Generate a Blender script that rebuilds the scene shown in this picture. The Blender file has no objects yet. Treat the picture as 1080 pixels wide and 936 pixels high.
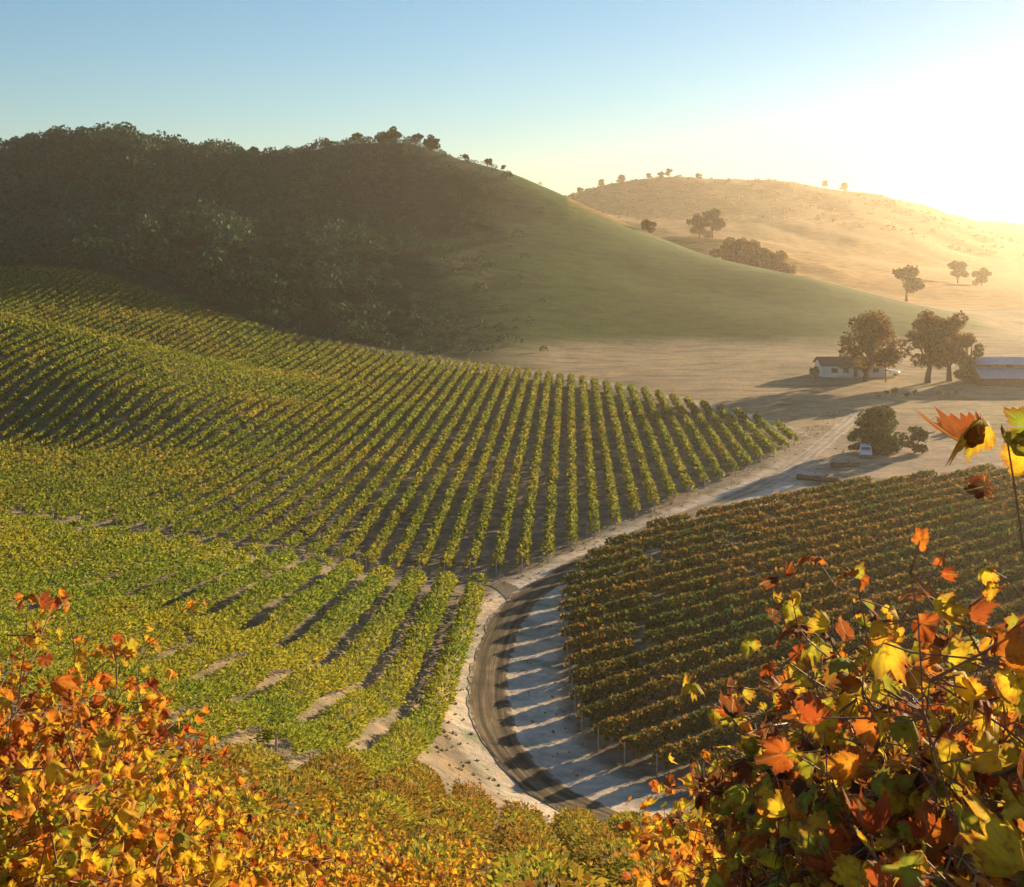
import bpy, math, random
import numpy as np
from mathutils import Vector, Matrix

R = math.radians
rng = np.random.default_rng(7)
random.seed(7)
sc = bpy.context.scene
COL = sc.collection

# ------------------------------------------------------------------ camera, sky, sun, exposure
EYE = 35.0                       # eye height above the valley floor (z = 0)
F = 1400.0                       # focal length in photo pixels
cam_d = bpy.data.cameras.new("camera")
cam = bpy.data.objects.new("camera", cam_d)
COL.objects.link(cam)
cam.location = (0, 0, EYE)
cam.rotation_euler = (R(90), 0, 0)
cam_d.sensor_fit = 'HORIZONTAL'
cam_d.sensor_width = 36.0
cam_d.lens = F / 1080 * 36
cam_d.shift_y = -(468 - 240) / 1080
cam_d.clip_start = 0.05
cam_d.clip_end = 20000
sc.camera = cam

SUN_EL, SUN_AZ = 8.6, 40.0       # degrees; azimuth clockwise from +Y
w = bpy.data.worlds.new("World")
sc.world = w
w.use_nodes = True
nt = w.node_tree
bg = nt.nodes["Background"]
sky = nt.nodes.new("ShaderNodeTexSky")
sky.sky_type = 'NISHITA'
sky.sun_disc = False
sky.sun_elevation = R(SUN_EL)
sky.sun_rotation = R(SUN_AZ)
sky.altitude = 100
sky.air_density = 1.0
sky.dust_density = 0.0
sky.ozone_density = 3.0
nt.links.new(sky.outputs[0], bg.inputs[0])
bg.inputs[1].default_value = 0.067

sun_d = bpy.data.lights.new("sun", 'SUN')
sun_d.energy = 5.0
sun_d.angle = R(0.5)
sun_d.color = (1.0, 0.74, 0.43)
sun = bpy.data.objects.new("sun", sun_d)
COL.objects.link(sun)
sdir = Vector((math.sin(R(SUN_AZ)) * math.cos(R(SUN_EL)), math.cos(R(SUN_AZ)) * math.cos(R(SUN_EL)), math.sin(R(SUN_EL))))
sun.rotation_euler = sdir.to_track_quat('Z', 'Y').to_euler()

sc.view_settings.view_transform = 'Standard'
sc.view_settings.look = 'None'
sc.view_settings.gamma = 1
sc.view_settings.use_curve_mapping = False
sc.view_settings.exposure = 1.32

HAZE_DENSITY = 0.00014
HAZE_G = 0.70

cy = sc.cycles
cy.use_denoising = True
cy.max_bounces = 6
cy.diffuse_bounces = 3
cy.glossy_bounces = 2
cy.transmission_bounces = 3
cy.volume_bounces = 1
cy.transparent_max_bounces = 8
cy.sample_clamp_indirect = 4

# ------------------------------------------------------------------ helpers
def tag(o, label=None, cat=None, group=None, kind=None):
    if label: o['label'] = label
    if cat: o['category'] = cat
    if group: o['group'] = group
    if kind: o['kind'] = kind
    return o

def empty(name, loc=(0, 0, 0), rz=0.0):
    o = bpy.data.objects.new(name, None)
    COL.objects.link(o)
    o.location = loc
    o.rotation_euler = (0, 0, rz)
    o.empty_display_size = 0.2
    return o

def mesh_np(name, V, faces=None, quads=None, tris=None, mat=None, smooth=False, attrs=None):
    """mesh from numpy: V (n,3); quads (m,4) / tris (k,3) / faces list"""
    me = bpy.data.meshes.new(name)
    if faces is not None:
        me.from_pydata([tuple(v) for v in V], [], faces)
    else:
        loops, starts, s = [], [], 0
        for A, n in ((quads, 4), (tris, 3)):
            if A is not None and len(A):
                loops.append(np.asarray(A).ravel())
                starts.append(s + np.arange(len(A)) * n)
                s += len(A) * n
        L = np.concatenate(loops).astype(np.int32)
        S = np.concatenate(starts).astype(np.int32)
        me.vertices.add(len(V))
        me.vertices.foreach_set("co", np.asarray(V, dtype=np.float32).ravel())
        me.loops.add(len(L))
        me.loops.foreach_set("vertex_index", L)
        me.polygons.add(len(S))
        me.polygons.foreach_set("loop_start", S)
        me.update(calc_edges=True)
    if attrs:
        for an, (typ, data) in attrs.items():
            at = me.attributes.new(an, typ, 'POINT')
            if typ == 'FLOAT_COLOR':
                at.data.foreach_set("color", np.asarray(data, dtype=np.float32).ravel())
            elif typ == 'FLOAT_VECTOR':
                at.data.foreach_set("vector", np.asarray(data, dtype=np.float32).ravel())
            else:
                at.data.foreach_set("value", np.asarray(data, dtype=np.float32).ravel())
    if smooth:
        me.polygons.foreach_set("use_smooth", np.ones(len(me.polygons), dtype=bool))
    if mat is not None:
        me.materials.append(mat)
    return me

def link(name, me, parent=None, loc=None, rz=0.0):
    o = bpy.data.objects.new(name, me)
    COL.objects.link(o)
    if parent is not None:
        o.parent = parent
    if loc is not None:
        o.location = loc
    if rz:
        o.rotation_euler = (0, 0, rz)
    return o

class MB:
    """collects boxes, tubes and polygons into one mesh"""
    def __init__(s): s.v = []; s.f = []
    def add(s, vs, fs):
        b = len(s.v); s.v += [tuple(v) for v in vs]; s.f += [tuple(i + b for i in f) for f in fs]; return s
    def box(s, x0, x1, y0, y1, z0, z1):
        vs = [(x, y, z) for z in (z0, z1) for y in (y0, y1) for x in (x0, x1)]
        return s.add(vs, [(0, 2, 3, 1), (4, 5, 7, 6), (0, 1, 5, 4), (2, 6, 7, 3), (0, 4, 6, 2), (1, 3, 7, 5)])
    def tube(s, pts, rads, n=7, cap=True):
        pts = [Vector(p) for p in pts]
        rings = []
        for i, p in enumerate(pts):
            d = (pts[min(i + 1, len(pts) - 1)] - pts[max(i - 1, 0)])
            d = d.normalized() if d.length > 1e-9 else Vector((0, 0, 1))
            a = d.orthogonal().normalized() if i == 0 else (a - d * a.dot(d)).normalized()
            b = d.cross(a)
            rings.append([p + (a * math.cos(t) + b * math.sin(t)) * rads[i] for t in [2 * math.pi * k / n for k in range(n)]])
        vs = [v for r in rings for v in r]
        fs = []
        for i in range(len(pts) - 1):
            for k in range(n):
                k2 = (k + 1) % n
                fs.append((i * n + k, i * n + k2, (i + 1) * n + k2, (i + 1) * n + k))
        if cap:
            fs.append(tuple(range(n))[::-1]); fs.append(tuple((len(pts) - 1) * n + k for k in range(n)))
        return s.add(vs, fs)
    def build(s, name, mat, parent=None, smooth=False, loc=None):
        me = mesh_np(name, s.v, faces=s.f, mat=mat, smooth=smooth)
        return link(name, me, parent, loc)

def ramp(ntree, cols):
    r = ntree.nodes.new("ShaderNodeValToRGB")
    e = r.color_ramp.elements
    while len(e) < len(cols): e.new(0.5)
    for i, (p, c) in enumerate(cols):
        e[i].position = p; e[i].color = (*c, 1)
    return r

def noise(ntree, scale, detail=4, rough=0.55, vec=None):
    n = ntree.nodes.new("ShaderNodeTexNoise")
    n.inputs["Scale"].default_value = scale
    n.inputs["Detail"].default_value = detail
    n.inputs["Roughness"].default_value = rough
    if vec is not None: ntree.links.new(vec, n.inputs["Vector"])
    return n

def mixc(ntree, a, b, fac, mode='MIX'):
    m = ntree.nodes.new("ShaderNodeMix"); m.data_type = 'RGBA'; m.blend_type = mode
    for sock, v in ((m.inputs[0], fac), (m.inputs[6], a), (m.inputs[7], b)):
        if isinstance(v, (int, float)): sock.default_value = v
        elif isinstance(v, tuple): sock.default_value = (*v, 1)
        else: ntree.links.new(v, sock)
    return m.outputs[2]

def mat_new(name):
    m = bpy.data.materials.new(name); m.use_nodes = True
    t = m.node_tree
    return m, t, t.nodes["Principled BSDF"]

def pos(t):
    return t.nodes.new("ShaderNodeNewGeometry")

def plain(name, col, rough=0.7, metallic=0.0, scale=3.0, var=0.25, bump=0.0, spec=0.3):
    m, t, p = mat_new(name)
    tc = t.nodes.new("ShaderNodeTexCoord")
    n = noise(t, scale, 5, 0.6, tc.outputs["Object"])
    dark = tuple(c * (1 - var) for c in col); lite = tuple(min(1, c * (1 + var)) for c in col)
    r = ramp(t, [(0.3, dark), (0.7, lite)])
    t.links.new(n.outputs[0], r.inputs[0]); t.links.new(r.outputs[0], p.inputs["Base Color"])
    p.inputs["Roughness"].default_value = rough; p.inputs["Metallic"].default_value = metallic
    p.inputs["Specular IOR Level"].default_value = spec
    if bump:
        b = t.nodes.new("ShaderNodeBump"); b.inputs["Strength"].default_value = bump
        t.links.new(n.outputs[0], b.inputs["Height"]); t.links.new(b.outputs[0], p.inputs["Normal"])
    return m

def foliage(name, cols, transl=0.4, big=0.12, alt=None, rough=0.75, spec=0.1):
    """per-leaf colour from Random Per Island; patches of an alternative ramp by a broad noise"""
    m, t, p = mat_new(name)
    g = pos(t)
    r = ramp(t, cols); t.links.new(g.outputs["Random Per Island"], r.inputs[0])
    c = r.outputs[0]
    if alt:
        r2 = ramp(t, alt); t.links.new(g.outputs["Random Per Island"], r2.inputs[0])
        n = noise(t, big, 3, 0.6, g.outputs["Position"])
        k = ramp(t, [(0.42, (0, 0, 0)), (0.62, (1, 1, 1))]); t.links.new(n.outputs[0], k.inputs[0])
        c = mixc(t, c, r2.outputs[0], k.outputs[0])
    t.links.new(c, p.inputs["Base Color"])
    p.inputs["Roughness"].default_value = rough
    p.inputs["Specular IOR Level"].default_value = spec
    tr = t.nodes.new("ShaderNodeBsdfTranslucent")
    t.links.new(c, tr.inputs[0])
    mx = t.nodes.new("ShaderNodeMixShader"); mx.inputs[0].default_value = transl
    t.links.new(p.outputs[0], mx.inputs[1]); t.links.new(tr.outputs[0], mx.inputs[2])
    t.links.new(mx.outputs[0], t.nodes["Material Output"].inputs[0])
    return m

def unit(n):
    v = rng.normal(size=(n, 3)); return v / np.linalg.norm(v, axis=1, keepdims=True)

def leaf_quads(C, S, up=None, wid=1.0):
    """kite-shaped leaves at centres C with sizes S, random orientation; returns V, quads"""
    n = len(C)
    a = unit(n)
    if up is not None:
        a = a + up; a /= np.linalg.norm(a, axis=1, keepdims=True)
    b = np.cross(a, unit(n)); b /= np.maximum(np.linalg.norm(b, axis=1, keepdims=True), 1e-6)
    s = np.asarray(S)[:, None]
    V = np.empty((n, 4, 3), dtype=np.float32)
    V[:, 0] = C - a * s * 0.55
    V[:, 1] = C - a * s * 0.05 + b * s * (0.42 * wid)
    V[:, 2] = C + a * s * 0.62
    V[:, 3] = C - a * s * 0.05 - b * s * (0.42 * wid)
    return V.reshape(-1, 3), np.arange(n * 4).reshape(n, 4)

def smooth01(x, a, b):
    t = np.clip((x - a) / (b - a), 0, 1); return t * t * (3 - 2 * t)

# ------------------------------------------------------------------ terrain
# surveyed profile lines: bearing (tangent * F + 540) -> list of (distance north, height below/above the eye)
NEAR = [(1, -2.1), (3, -3.0), (6, -4.6), (12, -7.6), (20, -11.4), (30, -15.9)]
NEARL = [(1, -1.95), (3, -2.5), (6, -3.7), (12, -6.6), (20, -10.2), (30, -14.0)]
SLOPE = [(45, -22.4), (60, -28.5), (72, -32.9), (82, -34.8), (95, -35), (110, -35), (133, -35), (160, -35), (200, -35)]
P = {
 -250: NEARL + [(45, -14.5), (60, -16.5), (90, -20), (118, -23), (145, -26), (195, -27), (215, -20), (255, -13.5), (300, -20), (365, -17), (412, -12), (520, -5), (700, 16), (950, -15), (1500, -30), (2500, -34)],
 0: NEARL + [(48, -18.5), (70, -22), (96, -24.7), (118, -26.3), (145, -29), (172, -31), (198, -31.8), (222, -25.4), (244, -21.2), (262, -18.5), (280, -20.8), (300, -25.3), (330, -24.6), (365, -20.9), (412, -14.7), (460, -7), (520, 3), (680, 31), (800, 15), (950, -10), (1500, -30), (2500, -34)],
 80: NEARL + [(50, -19.6), (120, -28), (195, -32.4), (262, -21.3), (300, -28), (400, -16.5), (500, 3), (600, 31), (665, 44), (800, 20), (950, -10)],
 150: NEARL + [(52, -20.8), (70, -24), (92, -26.9), (123, -29.4), (150, -31), (190, -32.8), (222, -28.5), (245, -25.8), (262, -24.2), (280, -26.6), (300, -30.2), (322, -29.0), (345, -25.9), (395, -20.3), (440, -11), (490, 0.5), (580, 27), (660, 42), (800, 18), (950, -10), (1500, -30), (2500, -34)],
 290: [(y, z * 0.5 + z2 * 0.5) for (y, z), (_, z2) in zip(NEAR, NEARL)] + [(45, -19.9), (58, -23.2), (78, -26.7), (100, -29.3), (125, -31.4), (143, -32.7), (175, -33.1), (220, -33), (250, -32.2), (268, -31.6), (290, -32.8), (310, -32.3), (362, -29), (410, -21), (480, -5), (570, 21), (650, 37.5), (800, 15), (950, -10), (1500, -30), (2500, -34)],
 420: NEAR + [(45, -21.4), (60, -26.1), (76, -29.9), (100, -32.9), (135, -34.7), (172, -34.4), (240, -34.3), (300, -34), (345, -33.3), (410, -23.4), (480, -7.5), (570, 19), (640, 37), (760, 18), (950, -10), (1500, -30), (2500, -34)],
 540: NEAR + SLOPE + [(250, -35), (322, -35), (352, -34), (480, -12), (560, 7), (630, 25.6), (740, 8), (900, -15), (1200, -10), (1500, 15), (2500, -34)],
 600: [(322, -35), (365, -34.6), (470, -16.5), (540, -1.0), (600, 12), (720, -5), (900, -18), (1200, 5), (1500, 36), (2500, -34)],
 650: NEAR + SLOPE + [(235, -35), (285, -35), (380, -34.6), (460, -20.5), (520, -8.5), (575, 0.8), (720, -14), (900, -20), (1150, -5), (1500, 48), (1800, 20), (2500, -34)],
 750: NEAR + SLOPE + [(255, -35), (300, -34.8), (400, -33.2), (470, -22.5), (540, -12.3), (640, -19), (780, -7.5), (950, -18), (1150, -8), (1300, 9.3), (1500, 54.6), (1800, 25), (2500, -34)],
 850: NEAR + SLOPE + [(221, -35), (258, -35), (340, -34), (420, -30), (505, -20.2), (600, -28), (690, -25.8), (850, -24.3), (1050, -18), (1250, 2), (1550, 52), (1850, 25), (2500, -34)],
 950: NEAR + SLOPE + [(250, -35), (306, -35), (400, -34.3), (480, -28.1), (560, -33), (680, -35), (880, -34.6), (1100, -30), (1350, 0), (1600, 31), (1900, 10), (2500, -34)],
 1080: NEAR + SLOPE + [(240, -35), (297, -35), (390, -34.8), (470, -35.9), (560, -36), (640, -36.5), (850, -36.4), (1200, -34), (1500, -16), (1750, 2.5), (2000, -10), (2500, -34)],
 1350: NEAR + SLOPE + [(300, -35), (600, -36), (1000, -36), (1500, -22), (1750, -5), (2500, -34)],
}
pts, vals = [], []
for c, prof in P.items():
    th0 = math.atan((c - 540) / F)
    for (Y, z) in prof:
        r = Y / math.cos(th0)
        pts.append((th0, math.log(r))); vals.append(z / r)
for th0 in (-1.2, 1.2):
    for r, z in ((1, -2), (4, -3), (12, -6), (30, -12), (80, -24), (200, -31), (700, -32), (2500, -34)):
        pts.append((th0, math.log(r))); vals.append(z / r)
for th0 in (-3.14, -2.1, 2.1, 3.14):
    for r, z in ((1, -1.9), (4, -1.9), (12, -2.2), (40, -4), (120, -10), (500, -25), (2500, -34)):
        pts.append((th0, math.log(r))); vals.append(z / r)
pts = np.array(pts); vals = np.array(vals)

def tps(r2):
    return 0.5 * r2 * np.log(r2 + 1e-12)
n_ = len(pts)
d2 = ((pts[:, None] - pts[None]) ** 2).sum(-1)
A_ = np.zeros((n_ + 3, n_ + 3)); A_[:n_, :n_] = tps(d2) + np.eye(n_) * 2e-5
A_[:n_, n_] = 1; A_[:n_, n_ + 1:] = pts; A_[n_:, :n_] = A_[:n_, n_:].T
W_ = np.linalg.solve(A_, np.concatenate([vals, np.zeros(3)]))

TH = np.concatenate([np.linspace(-math.pi, -0.62, 50)[:-1], np.linspace(-0.62, 0.62, 620), np.linspace(0.62, math.pi, 50)[1:]])
LR = np.linspace(math.log(0.4), math.log(2600), 620)
gt, gl = np.meshgrid(TH, LR, indexing='ij')
q = np.stack([gt.ravel(), gl.ravel()], 1)
out = np.empty(len(q))
for i in range(0, len(q), 20000):
    b = q[i:i + 20000]
    dd = ((b[:, None] - pts[None]) ** 2).sum(-1)
    out[i:i + 20000] = tps(dd) @ W_[:n_] + W_[n_] + b @ W_[n_ + 1:]
GR = np.exp(gl)
GX, GY = np.sin(gt) * GR, np.cos(gt) * GR
GZ = out.reshape(gt.shape) * GR + EYE

def vnoise(x, y, seed=0):
    """cheap smooth value noise"""
    xi, yi = np.floor(x).astype(np.int64), np.floor(y).astype(np.int64)
    fx, fy = x - xi, y - yi
    fx, fy = fx * fx * (3 - 2 * fx), fy * fy * (3 - 2 * fy)
    def h(a, b):
        v = np.sin(a * 127.1 + b * 311.7 + seed * 74.7) * 43758.5453
        return v - np.floor(v)
    return (h(xi, yi) * (1 - fx) + h(xi + 1, yi) * fx) * (1 - fy) + (h(xi, yi + 1) * (1 - fx) + h(xi + 1, yi + 1) * fx) * fy - 0.5

hilly = smooth01(GY, 340, 430) * np.minimum(1, np.maximum(0, GZ) / 14)
GZ = GZ + hilly * (vnoise(GX / 62, GY / 90, 1) * 9 + vnoise(GX / 22, GY / 32, 2) * 3 + vnoise(GX / 8, GY / 10, 3) * 0.8) * (1 - .8 * smooth01(GX / np.maximum(GY, 1), -.08, 0.0) * (GR < 720)) * (GR < 2400)
GZ = GZ + vnoise(GX / 9, GY / 9, 4) * 0.16 * smooth01(GR, 20, 60)
GZ = np.where(GR > 2400, GZ * smooth01(-GR, -2600, -2400), GZ)

def ground(x, y):
    x = np.asarray(x, float); y = np.asarray(y, float)
    th_ = np.arctan2(x, y); lr = np.log(np.maximum(np.hypot(x, y), 0.41))
    ti = np.interp(th_, TH, np.arange(len(TH))); li = (lr - LR[0]) / (LR[1] - LR[0])
    t0 = np.clip(ti.astype(int), 0, len(TH) - 2); l0 = np.clip(li.astype(int), 0, len(LR) - 2)
    ft, fl = ti - t0, li - l0
    return (GZ[t0, l0] * (1 - ft) + GZ[t0 + 1, l0] * ft) * (1 - fl) + (GZ[t0, l0 + 1] * (1 - ft) + GZ[t0 + 1, l0 + 1] * ft) * fl

def gp(c, Y):                    # plan position on a bearing
    return ((c - 540) / F * Y, Y)
def g3(x, y, dz=0.0):
    return (float(x), float(y), float(ground(x, y)) + dz)

# --- plan of the valley
ROAD = [(590, 842), (553, 814), (524, 780), (515, 745), (517, 710), (528, 672), (545, 643), (572, 620), (610, 596), (660, 571), (720, 546), (790, 518), (840, 490), (872, 465), (893, 447), (905, 436)]
road_ctl = []
for c, py in ROAD:
    Y = EYE * F / (py - 240)
    road_ctl.append(gp(c, Y))
road_ctl = [(15.5, 62.0), (9.5, 70.0), (5.5, 76.5)] + road_ctl[1:]
def catmull(ps, n=14):
    ps = [np.array(p, float) for p in ps]; o = []
    for i in range(len(ps) - 1):
        p0, p1, p2, p3 = ps[max(i - 1, 0)], ps[i], ps[i + 1], ps[min(i + 2, len(ps) - 1)]
        for k in range(n):
            t = k / n
            o.append(0.5 * (2 * p1 + (p2 - p0) * t + (2 * p0 - 5 * p1 + 4 * p2 - p3) * t * t + (3 * p1 - p0 - 3 * p2 + p3) * t ** 3))
    o.append(ps[-1]); return np.array(o)
RC = catmull(road_ctl)
def road_dist(x, y):
    d = np.full(np.shape(x), 1e9)
    for p in RC[::3]:
        d = np.minimum(d, (x - p[0]) ** 2 + (y - p[1]) ** 2)
    return np.sqrt(d)

BACK = ([-300, 0, 110, 200, 300, 400, 540, 640, 750, 850], [420, 412, 400, 382, 360, 345, 322, 292, 255, 221])
EDGE = ([-300, 0, 150, 290, 420, 520], [115, 118, 123, 125, 128, 129])
FRONT = ([-300, 0, 150, 290, 420, 520, 540, 572, 593, 618, 640, 662, 680, 701, 717, 741, 764, 778, 830, 850],
         [119, 122, 127, 129, 132, 133, 133.5, 137.6, 141.6, 148, 152.6, 157.5, 161.7, 166, 169.5, 178, 183, 187, 207, 221])
GC = 540 + F * GX / np.maximum(GY, 1e-3)          # bearing coordinate of each ground vertex

# --- ground cover zones -> soil colour attribute (albedo of each kind of ground)
soil_vine = np.array((0.25, 0.205, 0.15)); pale = np.array((0.62, 0.53, 0.42)); dry = np.array((0.36, 0.27, 0.16))
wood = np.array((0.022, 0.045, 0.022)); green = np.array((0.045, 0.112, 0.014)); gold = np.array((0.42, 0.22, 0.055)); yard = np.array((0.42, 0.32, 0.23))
scrub = np.array((0.08, 0.075, 0.03))
def lay(base, col, m):
    return base * (1 - m[..., None]) + col * m[..., None]
front = GY > 0
wob = vnoise(GX / 14, GY / 14, 9) * 12
base = np.broadcast_to(soil_vine, GX.shape + (3,)).copy()
back = np.interp(GC, *BACK)
m_out = smooth01(GY + wob * 0.3, back, back + 4) * (GC < 850) + smooth01(GY, 196, 200) * (GC >= 850)
base = lay(base, dry, m_out * front)
hz_ = GZ - 0
m_green = smooth01(hz_ + wob * 0.10, 0.3, 2.6) * smooth01(GY, 340, 380) * (GR < 680)
base = lay(base, green, m_green)
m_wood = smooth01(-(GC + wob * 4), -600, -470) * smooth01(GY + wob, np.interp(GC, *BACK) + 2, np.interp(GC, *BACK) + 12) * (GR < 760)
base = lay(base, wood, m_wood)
m_gold = smooth01(GY, 560, 640) * (GC > 600)
base = lay(base, gold, m_gold)
m_far = smooth01(GZ, 14, 30) * (GY > 900)
base = lay(base, np.array((0.27, 0.15, 0.045)), m_far * 0.9)
rd = road_dist(GX, GY)
rxx = np.interp(GY, RC[:, 1], RC[:, 0])
m_pale = np.where(GX < rxx, smooth01(-rd, -4.2, -2.6), smooth01(-rd, -6.2, -4.6)) * (GY > 70) * (GY < 215)
base = lay(base, pale, m_pale)
m_strip = smooth01(-(np.abs(GY - back - 4)), -5, -1) * (GC > 380) * (GC < 850)   # bare strip along the back of the vineyard
base = lay(base, pale * 0.85, m_strip * 0.8)
yx, yy = gp(945, 203)
m_yard = smooth01(-np.hypot((GX - yx) / 24, (GY - yy) / 22) + wob * 0.02, -1.0, -0.75)
base = lay(base, yard, m_yard * (GY > 180))
rgba = np.concatenate([base, np.ones(GX.shape + (1,))], -1)

def ground_mat():
    m, t, p = mat_new("ground")
    g = pos(t)
    at = t.nodes.new("ShaderNodeAttribute"); at.attribute_name = "soil"
    n1 = noise(t, 0.05, 6, 0.65, g.outputs["Position"]); n2 = noise(t, 0.9, 6, 0.7, g.outputs["Position"])
    k1 = ramp(t, [(0.32, (0.62, 0.60, 0.55)), (0.5, (1, 1, 1)), (0.7, (1.25, 1.2, 1.1))]); t.links.new(n1.outputs[0], k1.inputs[0])
    k2 = ramp(t, [(0.3, (0.62, 0.62, 0.6)), (0.52, (1, 1, 1)), (0.75, (1.3, 1.28, 1.22))]); t.links.new(n2.outputs[0], k2.inputs[0])
    c = mixc(t, at.outputs[0], k1.outputs[0], 0.85, 'MULTIPLY')
    c = mixc(t, c, k2.outputs[0], 0.9, 'MULTIPLY')
    mp = t.nodes.new("ShaderNodeMapping"); mp.inputs["Scale"].default_value = (0.10, 0.22, 0.5); t.links.new(g.outputs["Position"], mp.inputs["Vector"])
    n3 = noise(t, 1.0, 7, 0.72, mp.outputs[0])
    k3 = ramp(t, [(0.38, (0.42, 0.55, 0.40)), (0.5, (1, 1, 1)), (0.64, (1.5, 1.3, 1.0))]); t.links.new(n3.outputs[0], k3.inputs[0])
    c = mixc(t, c, k3.outputs[0], 0.8, 'MULTIPLY')
    t.links.new(c, p.inputs["Base Color"])
    p.inputs["Roughness"].default_value = 0.95; p.inputs["Specular IOR Level"].default_value = 0.1
    b = t.nodes.new("ShaderNodeBump"); b.inputs["Strength"].default_value = 0.7; b.inputs["Distance"].default_value = 0.25
    t.links.new(n2.outputs[0], b.inputs["Height"]); t.links.new(b.outputs[0], p.inputs["Normal"])
    return m
nT, nL = gt.shape
ii = np.arange(nT * nL).reshape(nT, nL)
gq = np.stack([ii[:-1, :-1], ii[:-1, 1:], ii[1:, 1:], ii[1:, :-1]], -1).reshape(-1, 4)
gV = np.stack([GX.ravel(), GY.ravel(), GZ.ravel()], 1)
# winding: make normals face up
e1 = gV[gq[0, 1]] - gV[gq[0, 0]]; e2 = gV[gq[0, 2]] - gV[gq[0, 0]]
if np.cross(e1, e2)[2] < 0: gq = gq[:, ::-1]
me = mesh_np("ground", gV, quads=gq, mat=ground_mat(), smooth=True, attrs={"soil": ('FLOAT_COLOR', rgba.reshape(-1, 4))})
tag(link("ground", me), kind='structure')

# --- dirt road sheet with wheel tracks
def road_mat():
    m, t, p = mat_new("dirt_road")
    at = t.nodes.new("ShaderNodeAttribute"); at.attribute_name = "lane"
    sx = t.nodes.new("ShaderNodeSeparateXYZ"); t.links.new(at.outputs["Vector"], sx.inputs[0])
    g = pos(t)
    n1 = noise(t, 0.5, 6, 0.65, g.outputs["Position"])
    mp = t.nodes.new("ShaderNodeMapping"); mp.inputs["Scale"].default_value = (9, 0.12, 1)
    t.links.new(at.outputs["Vector"], mp.inputs["Vector"])
    n2 = noise(t, 1.0, 5, 0.7, mp.outputs[0])           # streaks along the wheel lines
    trk = ramp(t, [(0.0, (0, 0, 0)), (0.18, (0, 0, 0)), (0.28, (1, 1, 1)), (0.38, (0, 0, 0)), (0.62, (0, 0, 0)), (0.72, (1, 1, 1)), (0.82, (0, 0, 0))])
    t.links.new(sx.outputs[0], trk.inputs[0])
    st = ramp(t, [(0.35, (0.085, 0.066, 0.04)), (0.5, (0.15, 0.115, 0.07)), (0.68, (0.29, 0.22, 0.14))]); t.links.new(n2.outputs[0], st.inputs[0])
    damp = mixc(t, st.outputs[0], (0.065, 0.055, 0.036), trk.outputs[0])
    pst = ramp(t, [(0.35, (0.36, 0.29, 0.22)), (0.65, (0.60, 0.50, 0.39))]); t.links.new(n2.outputs[0], pst.inputs[0])
    dusty = mixc(t, pst.outputs[0], (0.30, 0.235, 0.17), trk.outputs[0])
    mr = t.nodes.new("ShaderNodeMapRange"); mr.inputs[1].default_value = 85; mr.inputs[2].default_value = 140
    t.links.new(sx.outputs[1], mr.inputs[0])
    c = mixc(t, damp, dusty, mr.outputs[0])
    ab = t.nodes.new("ShaderNodeMath"); ab.operation = 'SUBTRACT'; ab.inputs[1].default_value = .5; t.links.new(sx.outputs[0], ab.inputs[0])
    ab2 = t.nodes.new("ShaderNodeMath"); ab2.operation = 'ABSOLUTE'; t.links.new(ab.outputs[0], ab2.inputs[0])
    n4 = noise(t, 1.1, 5, .7, g.outputs["Position"])
    ad = t.nodes.new("ShaderNodeMath"); ad.operation = 'MULTIPLY_ADD'; ad.inputs[1].default_value = .5; t.links.new(n4.outputs[0], ad.inputs[0]); t.links.new(ab2.outputs[0], ad.inputs[2])
    ke = ramp(t, [(.68, (0, 0, 0)), (.76, (1, 1, 1))]); t.links.new(ad.outputs[0], ke.inputs[0])
    c = mixc(t, c, (.52, .43, .32), ke.outputs[0])
    k = ramp(t, [(0.32, (0.55, 0.55, 0.53)), (0.68, (1.4, 1.38, 1.32))]); t.links.new(n1.outputs[0], k.inputs[0])
    c = mixc(t, c, k.outputs[0], 0.8, 'MULTIPLY')
    t.links.new(c, p.inputs["Base Color"]); p.inputs["Roughness"].default_value = 0.95; p.inputs["Specular IOR Level"].default_value = 0.1
    b = t.nodes.new("ShaderNodeBump"); b.inputs["Strength"].default_value = 0.6; b.inputs["Distance"].default_value = 0.1
    t.links.new(n2.outputs[0], b.inputs["Height"]); t.links.new(b.outputs[0], p.inputs["Normal"])
    return m
seg = np.diff(RC, axis=0); sl = np.hypot(seg[:, 0], seg[:, 1]); along = np.concatenate([[0], np.cumsum(sl)])
npt = int(along[-1] / 0.6)
s_ = np.linspace(0, along[-1], npt)
cx, cyy = np.interp(s_, along, RC[:, 0]), np.interp(s_, along, RC[:, 1])
tx, ty = np.gradient(cx), np.gradient(cyy); tl = np.hypot(tx, ty); tx, ty = tx / tl, ty / tl
nu = 11
rv, la = [], []
for k in range(nu):
    u = k / (nu - 1); hw = 1.5 + (0.5 * vnoise(s_ / 4, s_ * 0 + (3 if u < .5 else 8), 5) + .3 * vnoise(s_ / 1.1, s_ * 0 + (5 if u < .5 else 9), 6)) * (abs(u - .5) > .4)
    off = (u - 0.5) * 2 * hw
    X_, Y_ = cx + ty * off, cyy - tx * off
    rut = -0.03 * np.exp(-((u - .28) / .08) ** 2) - 0.03 * np.exp(-((u - .72) / .08) ** 2)
    rv.append(np.stack([X_, Y_, ground(X_, Y_) + 0.07 + rut - (0.03 if k in (0, nu - 1) else 0)], 1)); la.append(np.stack([np.full(npt, u), s_, s_ * 0], 1))
rv = np.stack(rv, 1).reshape(-1, 3); la = np.stack(la, 1).reshape(-1, 3)
ri = np.arange(npt * nu).reshape(npt, nu)
rq = np.stack([ri[:-1, :-1], ri[:-1, 1:], ri[1:, 1:], ri[1:, :-1]], -1).reshape(-1, 4)
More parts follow.
